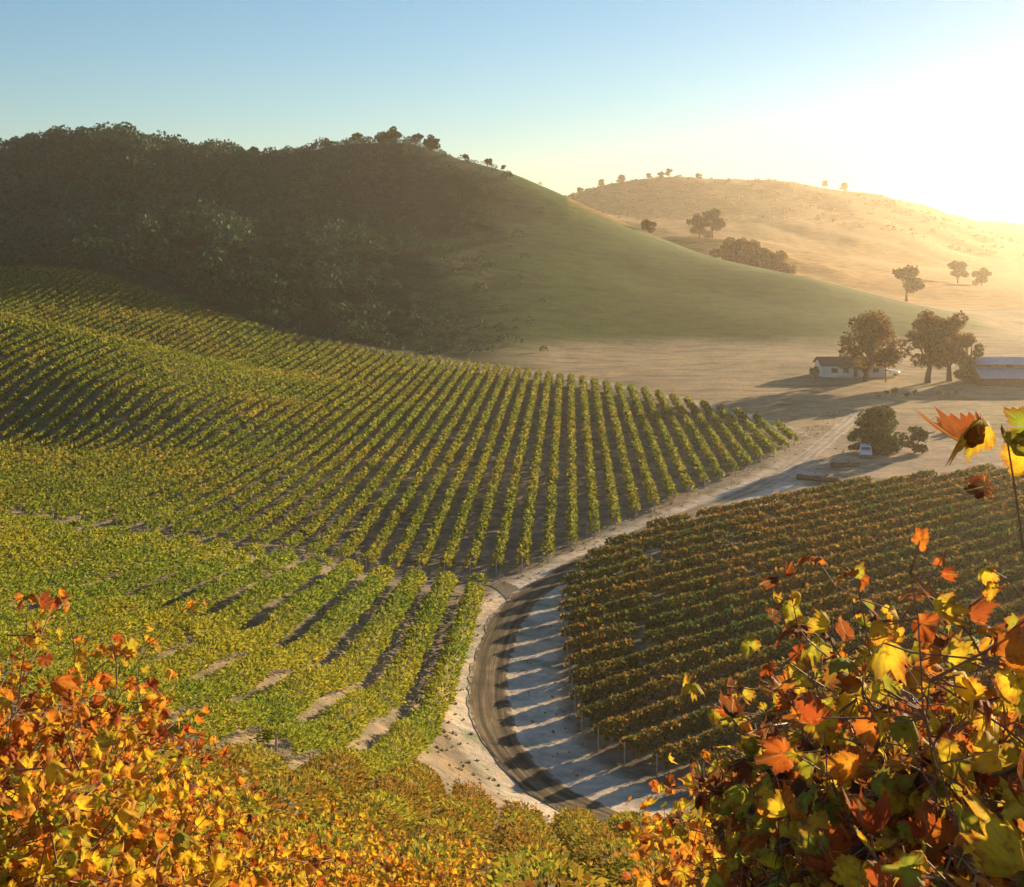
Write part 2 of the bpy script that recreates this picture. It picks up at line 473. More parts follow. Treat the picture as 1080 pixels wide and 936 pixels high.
tag(link("dirt_road", mesh_np("dirt_road", rv, quads=rq, mat=road_mat(), smooth=True, attrs={"lane": ('FLOAT_VECTOR', la)})), kind='structure')
# short track from the road between the two left vineyard blocks
tp = [gp(c, y) for c, y in ((548, 124), (530, 129), (505, 130.5), (470, 130.3), (420, 129.9), (350, 128.5))]
TC = catmull(tp, 10)
tv = []
tg = np.gradient(TC, axis=0); tg /= np.linalg.norm(tg, axis=1, keepdims=True)
for k in (-1.1, -0.4, 0.4, 1.1):
    X_, Y_ = TC[:, 0] + tg[:, 1] * k, TC[:, 1] - tg[:, 0] * k
    tv.append(np.stack([X_, Y_, ground(X_, Y_) + 0.04], 1))
tv = np.stack(tv, 1); mT = len(TC); ri = np.arange(mT * 4).reshape(mT, 4)
tq = np.stack([ri[:-1, :-1], ri[:-1, 1:], ri[1:, 1:], ri[1:, :-1]], -1).reshape(-1, 4)
tag(link("field_track", mesh_np("field_track", tv.reshape(-1, 3), quads=tq, mat=plain("track_soil", (0.13, 0.105, 0.07), 0.95, scale=0.6, var=0.35), smooth=True)), kind='structure')

# ------------------------------------------------------------------ materials
M_bark = plain("bark", (0.09, 0.065, 0.045), 0.9, scale=4, var=0.4, bump=0.5)
M_cane = plain("cane", (0.24, 0.12, 0.06), 0.7, scale=20, var=0.4)
M_post = plain("weathered_wood", (0.42, 0.37, 0.31), 0.9, scale=6, var=0.3)
M_white = plain("white_paint", (0.78, 0.77, 0.74), 0.6, scale=2, var=0.07)
M_roof = plain("dark_shingle", (0.11, 0.085, 0.07), 0.9, scale=5, var=0.3)
M_glass = plain("window_glass", (0.03, 0.04, 0.05), 0.08, scale=1, var=0.2, spec=0.6)
M_metal = plain("tin_roof", (0.45, 0.50, 0.55), 0.42, 0.6, scale=1.5, var=0.18)
M_barn = plain("barn_board", (0.16, 0.085, 0.05), 0.9, scale=2, var=0.35)
M_rubber = plain("rubber", (0.02, 0.02, 0.02), 0.8)
M_paint = plain("white_car_paint", (0.75, 0.76, 0.78), 0.25, scale=1, var=0.03, spec=0.6)
M_lamp = plain("lamp_glass", (0.6, 0.6, 0.62), 0.1, scale=1, var=0.05, spec=0.6)
M_log = plain("log_wood", (0.17, 0.09, 0.055), 0.9, scale=2, var=0.4, bump=0.5)

G1 = [(0.0, (0.05, 0.09, 0.016)), (0.5, (0.19, 0.24, 0.032)), (0.85, (0.30, 0.31, 0.042)), (1.0, (0.38, 0.32, 0.05))]
G2 = [(0.0, (0.06, 0.085, 0.016)), (0.5, (0.25, 0.25, 0.036)), (0.85, (0.40, 0.34, 0.05)), (1.0, (0.46, 0.26, 0.05))]
Y1 = [(0.0, (0.07, 0.11, 0.016)), (0.45, (0.31, 0.32, 0.034)), (0.85, (0.50, 0.44, 0.045)), (1.0, (0.46, 0.30, 0.05))]
Y2 = [(0.0, (0.06, 0.10, 0.016)), (0.5, (0.18, 0.26, 0.034)), (1.0, (0.36, 0.38, 0.045))]
O1 = [(0.0, (0.04, 0.10, 0.02)), (0.4, (0.20, 0.19, 0.034)), (0.7, (0.46, 0.25, 0.045)), (1.0, (0.50, 0.17, 0.04))]
O2 = [(0.0, (0.03, 0.09, 0.024)), (0.6, (0.085, 0.16, 0.03)), (1.0, (0.36, 0.22, 0.04))]
M_row_green = foliage("vine_green", G1, 0.42, 0.035, G2)
M_row_yellow = foliage("vine_yellow_green", Y1, 0.45, 0.06, Y2)
M_row_rust = foliage("vine_rust", O1, 0.36, 0.05, O2)
M_row_autumn = foliage("vine_autumn", [(0.0, (0.08, 0.08, 0.018)), (0.4, (0.22, 0.17, 0.03)), (0.75, (0.40, 0.22, 0.03)), (1.0, (0.40, 0.13, 0.03))], 0.45, 0.2, Y1)
M_oak = foliage("oak_leaf", [(0.0, (0.025, 0.035, 0.012)), (0.6, (0.06, 0.07, 0.02)), (1.0, (0.12, 0.10, 0.03))], 0.3, 0.3)
M_oak_brown = foliage("oak_leaf_brown", [(0.0, (0.07, 0.045, 0.014)), (0.6, (0.17, 0.10, 0.026)), (1.0, (0.30, 0.17, 0.04))], 0.5, 0.3)  # brown brightened to stand in for rim light and golden haze on crowns
M_bush = foliage("bush_leaf", [(0.0, (0.03, 0.05, 0.014)), (0.6, (0.07, 0.095, 0.022)), (1.0, (0.13, 0.13, 0.035))], 0.3, 0.3)
M_wood = foliage("woodland_leaf", [(0.0, (0.014, 0.068, 0.042)), (0.6, (0.03, 0.10, 0.058)), (1.0, (0.055, 0.14, 0.07))], 0.1, 0.11, [(0.0, (0.03, 0.075, 0.028)), (1.0, (0.085, 0.13, 0.04))])

# ------------------------------------------------------------------ house, barn, pole, cars
def house():
    Y = 308; x0, x1 = gp(867, Y)[0], gp(933, Y)[0]
    W = x1 - x0; cxh = (x0 + x1) / 2
    z0 = float(ground(cxh, Y))
    t = empty("farmhouse", (cxh, Y, z0))
    tag(t, "low white farmhouse with dark roof behind the oak in the valley", "house")
    h = 2.7; D = 7.5
    m = MB(); m.box(-W / 2, W / 2, 0, D, -0.4, h)
    m.add([(-W / 2, 0, h), (-W / 2, D, h), (-W / 2, D / 2, h + 1.45)], [(0, 1, 2)]); m.add([(W / 2, 0, h), (W / 2, D, h), (W / 2, D / 2, h + 1.45)], [(0, 2, 1)])
    m.build("wall", M_white, t)
    r = MB(); o = 0.45
    for s in (-1, 1):
        ya, yb = (D / 2 - s * (D / 2 + o)), D / 2
        za, zb = h - 0.1, h + 1.55
        r.add([(-W / 2 - o, ya, za), (W / 2 + o, ya, za), (W / 2 + o, yb, zb), (-W / 2 - o, yb, zb),
               (-W / 2 - o, ya, za + .16), (W / 2 + o, ya, za + .16), (W / 2 + o, yb, zb + .16), (-W / 2 - o, yb, zb + .16)],
              [(0, 1, 2, 3), (4, 7, 6, 5), (0, 4, 5, 1), (0, 3, 7, 4), (1, 5, 6, 2)])
    rf = r.build("roof", M_roof, t)
    MB().box(2.0, 2.7, D / 2 - .35, D / 2 + .35, h + 1.2, h + 2.4).build("chimney", M_log, rf)
    for xw, ww in ((-W * .30, 1.5), (-W * .12, 1.2), (W * .18, 1.4), (W * .36, 1.4)):
        fr = MB(); 
        fr.box(xw - ww / 2 - .1, xw - ww / 2, -.06, -.002, .95, 2.2); fr.box(xw + ww / 2, xw + ww / 2 + .1, -.06, -.002, .95, 2.2)
        fr.box(xw - ww / 2, xw + ww / 2, -.06, -.002, .95, 1.03); fr.box(xw - ww / 2, xw + ww / 2, -.06, -.002, 2.12, 2.2)
        f = fr.build("window", M_white, t)
        MB().box(xw - ww / 2, xw + ww / 2, -.03, -.004, 1.03, 2.12).build("pane", M_glass, f)
    d = MB().box(.1, 1.05, -.05, -.003, 0, 2.1).build("door", M_barn, t)
    MB().box(.9, .96, -.1, -.05, 1.0, 1.1).build("handle", M_metal, d)
    po = MB(); po.box(-W * .5 + 3.9, -W * .5 + 9.0, -2.0, -.01, h - .5, h - .38); po.build("porch_roof", M_roof, t)
    for xp in (-W * .5 + 4.0, -W * .5 + 6.4, -W * .5 + 8.8):
        MB().box(xp - .06, xp + .06, -1.95, -1.83, -.3, h - .502).build("porch_post", M_white, t)
    MB().box(-W * .5 + 3.9, -W * .5 + 9.0, -2.0, -.01, -.3, .12).build("porch_floor", M_post, t)
house()

def barn():
    Y = 293; x0 = gp(1035, Y)[0]; x1 = x0 + 26
    z0 = float(ground((x0 + x1) / 2, Y))
    t = empty("barn", ((x0 + x1) / 2, Y, z0)); tag(t, "long brown barn with two tiers of grey metal roof beyond the oaks", "barn")
    L = (x1 - x0) / 2
    MB().box(-L, L, 0, 12, -.5, 1.9).build("wall", M_barn, t)
    MB().box(-L + .01, L - .01, 3.0, 9.0, 1.9, 4.55).build("upper_wall", M_barn, t)
    def slab(ya, za, yb, zb, name):
        m = MB(); e = .35; n = int(L * 2 / .8)
        m.add([(-L - e, ya, za), (L + e, ya, za), (L + e, yb, zb), (-L - e, yb, zb), (-L - e, ya, za + .12), (L + e, ya, za + .12), (L + e, yb, zb + .12), (-L - e, yb, zb + .12)],
              [(0, 1, 2, 3), (4, 7, 6, 5), (0, 4, 5, 1), (2, 6, 7, 3), (0, 3, 7, 4), (1, 5, 6, 2)])
        for k in range(n + 1):
            x = -L + k * .8
            m.add([(x, ya, za + .121), (x + .06, ya, za + .121), (x + .06, yb, zb + .121), (x, yb, zb + .121), (x, ya, za + .17), (x + .06, ya, za + .17), (x + .06, yb, zb + .17), (x, yb, zb + .17)],
                  [(4, 7, 6, 5), (0, 4, 5, 1), (0, 3, 7, 4), (1, 5, 6, 2)])
        return m.build(name, M_metal, t)
    slab(-.6, 1.75, 3.0, 3.7, "lower_roof"); slab(12.6, 1.75, 9.0, 3.7, "lower_roof")
    slab(2.5, 4.5, 6.0, 5.75, "upper_roof"); slab(9.5, 4.5, 6.0, 5.75, "upper_roof")
    for k in range(2):
        xd = -L + 4 + k * 11
        MB().box(xd, xd + 2.6, -.08, -.003, -.3, 1.7).build("door", M_log, t)
    for k in range(5):
        xw = -L + 2 + k * 4.6
        MB().box(xw, xw + 1.2, 2.93, 2.997, 3.9, 4.4).build("window", M_glass, t)
barn()

def car(name, label, loc, rz, L=4.6, W=1.8, H=1.75):
    t = empty(name, loc, rz); tag(t, label, "van" if H > 1.7 else "car")
    hw = W / 2
    prof = [(-L / 2, .45), (-L / 2, .95), (-L / 2 + .08, 1.05), (-L / 2 + .95, 1.18), (-L / 2 + 1.55, H - .08), (-L / 2 + 1.8, H), (L / 2 - .35, H), (L / 2 - .1, H - .12), (L / 2, 1.05), (L / 2, .45), (L / 2 - .1, .32), (-L / 2 + .1, .32)]
    vs, fs = [], []
    n = len(prof)
    xs = [(-hw, .9), (-hw * .86, 1), (hw * .86, 1), (hw, .9)]
    for i, (x, kz) in enumerate(xs):
        for (yq, zq) in prof:
            tum = 1 - .12 * max(0, (zq - 1.05) / (H - 1.05)) if zq > 1.05 else 1
            sy = yq * (.985 if kz < 1 else 1); sz = .32 + (zq - .32) * (.97 if kz < 1 else 1)
            vs.append((x * tum, sy, sz))
    for i in range(3):
        for k in range(n):
            k2 = (k + 1) % n; fs.append((i * n + k, i * n + k2, (i + 1) * n + k2, (i + 1) * n + k))
    fs.append(tuple(range(n))[::-1]); fs.append(tuple(3 * n + k for k in range(n)))
    MB().add(vs, fs).build("body", M_paint, t, smooth=False)
    ya, yb = -L / 2 + 1.0, -L / 2 + 1.5
    MB().add([(-hw * .78, ya - .02, 1.24), (hw * .78, ya - .02, 1.24), (hw * .72, yb - .02, H - .14), (-hw * .72, yb - .02, H - .14), (-hw * .78, ya + .02, 1.22), (hw * .78, ya + .02, 1.22), (hw * .72, yb + .02, H - .16), (-hw * .72, yb + .02, H - .16)],
             [(0, 1, 2, 3), (4, 7, 6, 5), (0, 4, 5, 1), (2, 6, 7, 3)]).build("windscreen", M_glass, t)
    for s in (-1, 1):
        xa, xb = s * hw * 1.0, s * hw * .90
        MB().add([(xa * 1.005, -L / 2 + 1.35, 1.12), (xa * 1.005, L / 2 - .3, 1.12), (xb * 1.01, L / 2 - .4, H - .17), (xb * 1.01, -L / 2 + 1.75, H - .17),
                  (xa * .98, -L / 2 + 1.35, 1.12), (xa * .98, L / 2 - .3, 1.12), (xb * .97, L / 2 - .4, H - .17), (xb * .97, -L / 2 + 1.75, H - .17)],
                 [(0, 1, 2, 3), (4, 7, 6, 5), (0, 4, 5, 1), (2, 6, 7, 3)]).build("side_window", M_glass, t)
        MB().box(s * hw * .72 - .17, s * hw * .72 + .17, -L / 2 - .03, -L / 2 + .02, .72, .9).build("headlight", M_lamp, t)
        for yw in (-L / 2 + .85, L / 2 - .9):
            wl = MB().tube([(s * (hw - .2), yw, .33), (s * (hw + .02), yw, .33)], [.33, .33], 14).build("wheel", M_rubber, t)
            MB().tube([(s * (hw + .02), yw, .33), (s * (hw + .035), yw, .33)], [.2, .18], 12).build("rim", M_metal, wl)
    MB().box(-hw * .95, hw * .95, -L / 2 - .08, -L / 2 - .005, .4, .6).build("bumper", M_rubber, t)
    return t
x, y = gp(913, 203); car("parked_van", "white van parked beside the dark green bush near the bend", g3(x, y), R(-14))
x, y = gp(939, 312); car("parked_car", "small white car parked to the right of the farmhouse", g3(x, y), R(62), 4.2, 1.7, 1.45)

def pole():
    x, y = gp(934, 300); t = empty("utility_pole", g3(x, y)); tag(t, "thin wooden utility pole at the right end of the farmhouse", "pole")
    MB().tube([(0, 0, -.3), (0, 0, 7.2)], [.13, .09], 8).build("shaft", M_bark, t)
    MB().box(-.9, .9, -.16, -.1, 6.5, 6.65).build("crossarm", M_bark, t)
pole()
def log(c, Y, ln, r, rz, label):
    x, y = gp(c, Y); o = empty("fallen_log", g3(x, y, r * .8), rz); tag(o, label, "log", "logs by the dirt yard")
    pts_ = [(-ln / 2 + ln * k / 6, .12 * math.sin(k * 1.3), .06 * math.cos(k * 2.1)) for k in range(7)]
    MB().tube(pts_, [r * (1.05 - .05 * k) for k in range(7)], 9).build("trunk", M_log, o, smooth=True)
    MB().tube([(ln * .1, .1, 0), (ln * .2, .6, .5)], [r * .4, r * .2], 6).build("branch_stub", M_log, o)
log(892, 194, 4.2, .4, R(8), "reddish log lying in the dirt yard nearest the white van")
log(863, 183, 6.0, .42, R(-22), "long reddish log lying between the road and the rust vineyard")

def shed():
    x, y = gp(1010, 229); t = empty("shed", g3(x, y)); tag(t, "tiny dark shed beside the small round tree", "shed")
    MB().box(-.5, .5, -.5, .5, -.2, 1.65).build("wall", M_barn, t)
    MB().add([(-.65, -.65, 1.6), (.65, -.65, 1.6), (.65, .65, 1.85), (-.65, .65, 1.85), (-.65, -.65, 1.7), (.65, -.65, 1.7), (.65, .65, 1.95), (-.65, .65, 1.95)],
             [(0, 1, 2, 3), (4, 7, 6, 5), (0, 4, 5, 1), (2, 6, 7, 3), (0, 3, 7, 4), (1, 5, 6, 2)]).build("roof", M_metal, t)
    MB().box(-.32, .32, -.54, -.503, 0, 1.45).build("door", M_log, t)
shed()

# ------------------------------------------------------------------ trees
def tree_meshes(name, H, Wd, mat, n_leaf, leaf, trunk_h=0.3, blobs=14, seed=1, squash=0.8, low=False, thick=0.035):
    rs = np.random.default_rng(seed)
    m = MB()
    th_ = H * trunk_h; r0 = H * thick
    lean = rs.normal(size=2) * .03 * H
    m.tube([(0, 0, -.5), (lean[0] * .3, lean[1] * .3, th_ * .5), (lean[0], lean[1], th_), (lean[0] * 1.5, lean[1] * 1.5, H * .7)], [r0 * 1.3, r0, r0 * .8, r0 * .25], 8)
    cs, rad = [], []
    for k in range(blobs):
        a = rs.uniform(0, 2 * math.pi) + k * 2.4; f = math.sqrt(rs.uniform(.05, 1))
        zc = rs.uniform(.0, 1)
        zz = (H * (.12 if low else trunk_h + .08)) + (H * .86 - H * (.12 if low else trunk_h + .08)) * zc
        rr = Wd / 2 * .78 * f * math.sqrt(max(.15, 1 - (zc * 1.0 - .38) ** 2 * 1.7))
        c = np.array((rr * math.cos(a) + lean[0], rr * math.sin(a) + lean[1], zz))
        cs.append(c); rad.append(Wd * rs.uniform(.12, .21))
        mid = Vector((c[0] * .45, c[1] * .45, (th_ + c[2]) / 2 + H * .02))
        m.tube([(lean[0], lean[1], th_ * .9), mid, c], [r0 * .5, r0 * .3, r0 * .1], 5, cap=False)
    cs = np.array(cs); rad = np.array(rad)
    pk = rs.choice(len(cs), n_leaf, p=rad ** 2 / (rad ** 2).sum())
    d = rs.normal(size=(n_leaf, 3)); d /= np.linalg.norm(d, axis=1, keepdims=True)
    rr = rad[pk] * (rs.uniform(.35, 1.0, n_leaf) ** .5) * (1 + .25 * (rs.random(n_leaf) < .12))
    C = cs[pk] + d * rr[:, None] * np.array((1, 1, squash))
    C[:, 2] = np.maximum(C[:, 2], .15)
    V, Q = leaf_quads(C, leaf * rs.uniform(.6, 1.3, n_leaf))
    return (mesh_np(name + "_trunk", m.v, faces=m.f, mat=M_bark, smooth=True), mesh_np(name + "_crown", V, quads=Q, mat=mat))

def place_tree(meshes, kind, x, y, s, rz, label, cat, group=None, dz=0.0, sz=1.0, parts=("trunk", "crown")):
    t = empty(kind, g3(x, y, dz), rz); t.scale = (s, s, s * sz)
    tag(t, label, cat, group)
    link(parts[0], meshes[0], t); link(parts[1], meshes[1], t)
    return t

oakA = tree_meshes("oak_a", 16, 16, M_oak_brown, 5600, .62, .25, 22, 3)
oakB = tree_meshes("oak_b", 17, 11.5, M_oak_brown, 5600, .62, .22, 28, 5)
oakC = tree_meshes("oak_c", 14, 9.0, M_oak_brown, 4200, .6, .16, 20, 8, low=True)
bushA = tree_meshes("bush_a", 7.4, 9.4, M_bush, 6500, .42, .08, 24, 11, low=True)
bushB = tree_meshes("bush_b", 4.6, 4.2, M_bush, 1800, .36, .1, 12, 13, low=True)
small = tree_meshes("small_tree", 2.6, 2.6, M_bush, 500, .3, .35, 8, 17, thick=.03)
hillo = tree_meshes("hill_oak", 8, 9, M_oak, 1500, .8, .2, 13, 19, low=True)
hillp = tree_meshes("hill_oak2", 7, 7.5, M_oak, 1200, .75, .3, 11, 23)
faro = tree_meshes("far_oak", 18, 17, M_oak_brown, 2200, 1.3, .25, 16, 29)
farp = tree_meshes("far_oak2", 17, 19, M_oak_brown, 2200, 1.4, .12, 16, 31, low=True)

x, y = gp(912, 301); place_tree(oakA, "oak_tree", x, y, 1.0, .4, "broad bronze oak standing in front of the white farmhouse", "tree")
x, y = gp(978, 300); place_tree(oakB, "oak_tree", x, y, 1.02, 1.1, "tallest bronze oak, between the farmhouse and the barn", "tree")
x, y = gp(1001, 303); place_tree(oakB, "oak_tree", x, y, .96, 3.4, "slim bronze oak crowding the tallest oak on its right", "tree")
x, y = gp(1019, 298); place_tree(oakC, "oak_tree", x, y, .86, 2.0, "short bronze oak leafy to the ground beside the barn", "tree")
x, y = gp(935, 205); place_tree(bushA, "evergreen_bush", x, y, 1.0, .3, "large dark green bush above the dirt yard beside the white van", "bush")
x, y = gp(964, 206); place_tree(bushB, "evergreen_bush", x, y, .95, .9, "smaller green bush joined to the right of the large bush", "bush")
x, y = gp(908, 207); place_tree(bushB, "evergreen_bush", x, y, .85, 2.9, "low green bush joined to the left of the large bush", "bush")
x, y = gp(992.5, 230); place_tree(small, "small_tree", x, y, .75, .2, "tiny pale sapling left of the small dark shed", "tree")
x, y = gp(1022, 229); place_tree(small, "small_tree", x, y, 1.05, 1.2, "small round tree right of the small dark shed", "tree", sz=.85)
x, y = gp(860, 306); place_tree(small, "shrub", x, y, 1.1, 2.2, "brownish shrub at the left end of the white farmhouse", "shrub")
for k, c in enumerate((926, 935, 944, 957, 965, 990, 999, 1008)):
    x, y = gp(c, 272 + (k * 37 % 5)); place_tree(small, "shrub", x, y, .45 + .12 * (k % 3), k, "small dark shrub in the sparse line across the dry pasture before the oaks", "shrub", "shrubs lining the pasture")
# hilltop trees on the skyline of the big hill
for k, (c, Yd, s, ms, lb) in enumerate(((402, 636, .75, hillo, "dark oak leaning into the big clump on the hill crest"), (412, 640, 1.15, hillo, "tallest dark oak on the crest of the wooded hill"),
        (440, 636, .85, hillp, "dark oak just left of the round oak on the hill crest"), (455, 634, 1.1, hillo, "broad round oak at the right end of the wooded crest"),
        (491, 632, .5, hillp, "first small tree right of the wooded crest on the bare skyline"), (516, 632, .62, hillp, "middle small tree on the bare skyline, the bigger of its neighbours"), (531, 630, .42, hillp, "last tiny tree down the bare right skyline of the hill"),
        (376, 645, .8, hillp, "dark oak left of the big clump on the hill crest"), (345, 650, .8, hillo, "dark oak further left along the crest before the low gap"), (268, 655, .75, hillp, "dark oak on the crest above the middle of the wood"),
        (120, 662, .75, hillo, "dark oak on the left rounded top of the hill"), (92, 665, .8, hillp, "dark oak at the summit of the left rounded top"), (64, 668, .75, hillo, "dark oak where the left rounded top starts falling"))):
    x, y = gp(c, Yd); place_tree(ms, "hilltop_oak", x, y, s, k * 1.3, lb, "tree", "trees on the crest of the big hill")
# trees behind the spur and on the far hill
far = [(684, 600, .38, farp, "low bush clump on the bright spur behind the hill shoulder"), (738, 775, .85, farp, "left oak of the pair on the knoll behind the spur"), (751, 778, .95, faro, "right and taller oak of the pair on the knoll"),
       (765, 665, .85, farp, "leftmost oak of the brown grove behind the spur"), (778, 660, 1.0, faro, "second oak from the left of the brown grove behind the spur"), (792, 655, 1.1, farp, "tallest central oak of the brown grove behind the spur"), (806, 650, .95, farp, "fourth oak from the left of the brown grove behind the spur"), (818, 645, .85, faro, "fifth oak from the left of the brown grove behind the spur"), (829, 640, .7, farp, "rightmost low oak of the brown grove behind the spur"),
       (956, 640, .95, faro, "lone hazy oak on the bright pasture under the sun"), (1010, 800, .75, faro, "left of two faint oaks at the far pasture edge"), (1035, 790, .65, farp, "right of two faint oaks at the far pasture edge")]
for k, (c, Yd, s, ms, lb) in enumerate(far):
    x, y = gp(c, Yd); place_tree(ms, "valley_oak", x, y, s, k * .9, lb, "tree", "hazy oaks beyond the spur")
fh = [(612, 1500), (634, 1500), (655, 1500), (684, 1500), (697, 1500), (706, 1500), (737, 1500), (870, 1560), (890, 1570)]
for k, (c, Yd) in enumerate(fh):
    x, y = gp(c, Yd); place_tree(faro if k % 2 else farp, "distant_tree", x, y, .42 + .1 * (k % 3), k, "tiny hazy tree along the skyline of the far golden hill", "tree", "trees along the far hill skyline")

# woodland on the big hill: one mass
def woodland():
    n = 6500
    c = rng.uniform(-140, 590, n); Y = rng.uniform(345, 690, n)
    bk = np.interp(c, *BACK)
    dens = smooth01(-(c + 60 * vnoise(Y / 40, c / 60, 3)), -590, -390)
    patch = vnoise(c / 60, Y / 35, 6) + .5
    keep = (Y > bk + 8) & (rng.random(n) < dens * (.35 + .9 * patch))
    c, Y = c[keep], Y[keep]
    X = (c - 540) / F * Y; Z = ground(X, Y)
    s = rng.uniform(1.0, 2.9, len(c)) * (1 + .35 * (c < 250)) * np.where(rng.random(len(c)) < .15, 1.7, 1) * np.where(c > 400, .65, 1)
    k = 78
    d = unit(len(c) * k).reshape(-1, k, 3); d[..., 2] = np.abs(d[..., 2]) * 1.05 - .1
    rr = rng.uniform(.5, 1.0, (len(c), k)) ** .5
    C = np.stack([X, Y, Z + s * .35], 1)[:, None] + d * (s[:, None] * rr)[..., None] * np.array((1, 1, 1.1))
    S = (s[:, None] * rng.uniform(.16, .34, (len(c), k))).ravel()
    V, Q = leaf_quads(C.reshape(-1, 3), S)
    tag(link("woodland", mesh_np("woodland", V, quads=Q, mat=M_wood)), "dark green oak woodland and scrub covering the shaded face of the big hill", "woodland", kind='stuff')
woodland()
# scrub on the far hill: one mass
def far_scrub():
    n = 420
    c = 595 + 500 * rng.random(n) ** 1.6; Y = rng.uniform(1250, 1540, n)
    X = (c - 540) / F * Y; Z = ground(X, Y)
    s = rng.uniform(1.5, 3.5, n); k = 14
    d = unit(n * k).reshape(-1, k, 3); d[..., 2] = np.abs(d[..., 2])
    C = np.stack([X, Y, Z], 1)[:, None] + d * (s[:, None] * rng.uniform(.6, 1, (n, k)))[..., None]
    V, Q = leaf_quads(C.reshape(-1, 3), (s[:, None] * rng.uniform(.5, .9, (n, k))).ravel())
    tag(link("hillside_scrub", mesh_np("hillside_scrub", V, quads=Q, mat=M_oak_brown)), "golden brown scrub spread over the far sunlit hill", "scrub", kind='stuff')
far_scrub()

# ------------------------------------------------------------------ vine rows
def row_foliage(X, Y, ux, uy, mat, vig=1.0, hw=.58, hh=.62, zc=1.0, fine=1.0, seed=0, spike=.5):
    """X, Y: samples of the row axis every ~0.5 m"""
    ds = math.hypot(X[1] - X[0], Y[1] - Y[0])
    sY = np.clip(.00225 * Y, .15, .62) * fine
    per = np.clip(4.2 / sY ** 2 * vig, 22, 620)          # leaves per metre
    cnt = rng.poisson(per * ds)
    idx = np.repeat(np.arange(len(X)), cnt)
    n = len(idx)
    if n == 0: return None
    t = rng.uniform(-.5, .5, n) * ds
    px_, py_ = X[idx] + ux * t, Y[idx] + uy * t
    along_ = px_ * ux + py_ * uy
    plant = np.floor(along_ / 1.9 + seed * .37)
    pv = np.sin(plant * 91.7 + seed * 13.1) * 4375.5; pv = pv - np.floor(pv)
    pw = np.abs(((along_ / 1.9 + seed * .37) % 1) - .5) * 2     # 0 mid-plant, 1 between plants
    v = (.86 + .28 * pv) * (1 - .22 * pw ** 2)
    miss = pv < .035
    a = rng.uniform(-.45, math.pi + .45, n)
    rr = rng.uniform(.45, 1, n) ** .5
    shoot = rng.random(n) < .10
    rr = np.where(shoot, rr * rng.uniform(1.0, 1.35, n), rr)
    off = np.cos(a) * hw * rr * v
    zz = zc + np.sin(a) * hh * rr * v - .25 * np.maximum(0, np.abs(off) - hw) 
    x = px_ - uy * off; y = py_ + ux * off
    keep = ~miss
    C = np.stack([x, y, ground(x, y) + zz], 1)[keep]
    S = (sY[idx] * rng.uniform(.6, 1.35, n))[keep]
    up = np.zeros((len(C), 3)); al = rng.uniform(-1, 1, n) * spike
    up[:, 2] = .35 + (np.sin(a) * spike * .8)[keep]; up[:, 0] = ((-uy * np.cos(a) * 1.5 + ux * al) * (.4 + spike))[keep]; up[:, 1] = ((ux * np.cos(a) * 1.5 + uy * al) * (.4 + spike))[keep]
    V, Q = leaf_quads(C, S * (1 + .3 * spike), up, 1 - .35 * spike)
    return V, Q
post_me = None
def end_post(parent, x, y, h=1.5, r=.06):
    global post_me
    if post_me is None:
        m = MB().tube([(0, 0, -.3), (0, 0, 1.0), (0, 0, 1.0)], [.06, .055, .05], 7)
        post_me = mesh_np("end_post", m.v, faces=m.f, mat=M_post)
    o = link("end_post", post_me, parent); o.location = (x - parent.location[0], y - parent.location[1], float(ground(x, y)) - parent.location[2]); o.scale = (1, 1, h)
def vine_row(X, Y, ux, uy, mat, label, group, kind="vine_row", **kw):
    ox, oy = float(X[0]), float(Y[0]); oz = float(ground(ox, oy))
    r = row_foliage(X, Y, ux, uy, mat, **kw)
    if r is None: return
    V, Q = r; V = V - np.array((ox, oy, oz), dtype=np.float32)
    t = empty(kind, (ox, oy, oz)); tag(t, label, "vine row", group)
    link("foliage", mesh_np("row_foliage", V, quads=Q, mat=mat), t)
    end_post(t, ox - ux * .3, oy - uy * .3)
    return t
def ordinal(n):
    w_ = ["", "first", "second", "third", "fourth", "fifth", "sixth", "seventh", "eighth", "ninth", "tenth", "eleventh", "twelfth"]
    if n < len(w_): return w_[n]
    return f"{n}{'th' if 10 <= n % 100 <= 20 else {1: 'st', 2: 'nd', 3: 'rd'}.get(n % 10, 'th')}"

# middle and left field: rows run almost due north
ta = math.tan(R(2.5)); ux, uy = math.sin(R(2.5)), math.cos(R(2.5))
Ys = np.arange(100, 430, .5)
count = 0
for k in range(0, 130):
    o = 38.5 - 2.55 * k
    X = o + ta * Ys
    c = 540 + F * X / Ys
    msk = (Ys > np.interp(c, *FRONT)) & (Ys < np.interp(c, *BACK) - 1) & (c > -45) & (c < 850)
    if msk.sum() < 8: continue
    count += 1
    where = ("green vine row in the wide middle field, %s from the tip by the road" if count <= 40 else "green vine row on the left slope, %s counting leftward from the middle field's road tip") % ordinal(count)
    vine_row(X[msk], Ys[msk], ux, uy, M_row_green, where, "rows of the middle field", seed=k)

# near left block: sun on its slope put into a yellower leaf colour, wider spaced, taller
ta = math.tan(R(3.1)); ux, uy = math.sin(R(3.1)), math.cos(R(3.1))
Ys = np.arange(30, 130, .4)
for k in range(19):
    o = -10.1 - 2.9 * k
    X = o + ta * Ys; c = 540 + F * X / Ys
    msk = (Ys > 59.5 - 3.3 * k) & (Ys < np.interp(c, *EDGE) - 1.5) & (c > -70)
    if msk.sum() < 8: continue
    vine_row(X[msk], Ys[msk], ux, uy, M_row_yellow, "leafy yellow-green vine row of the near left block, %s left of the dark road bend" % ordinal(k + 1), "rows of the near left block", seed=200 + k, hw=.92, hh=.66, zc=1.0, vig=1.5, fine=.85, spike=1.0)

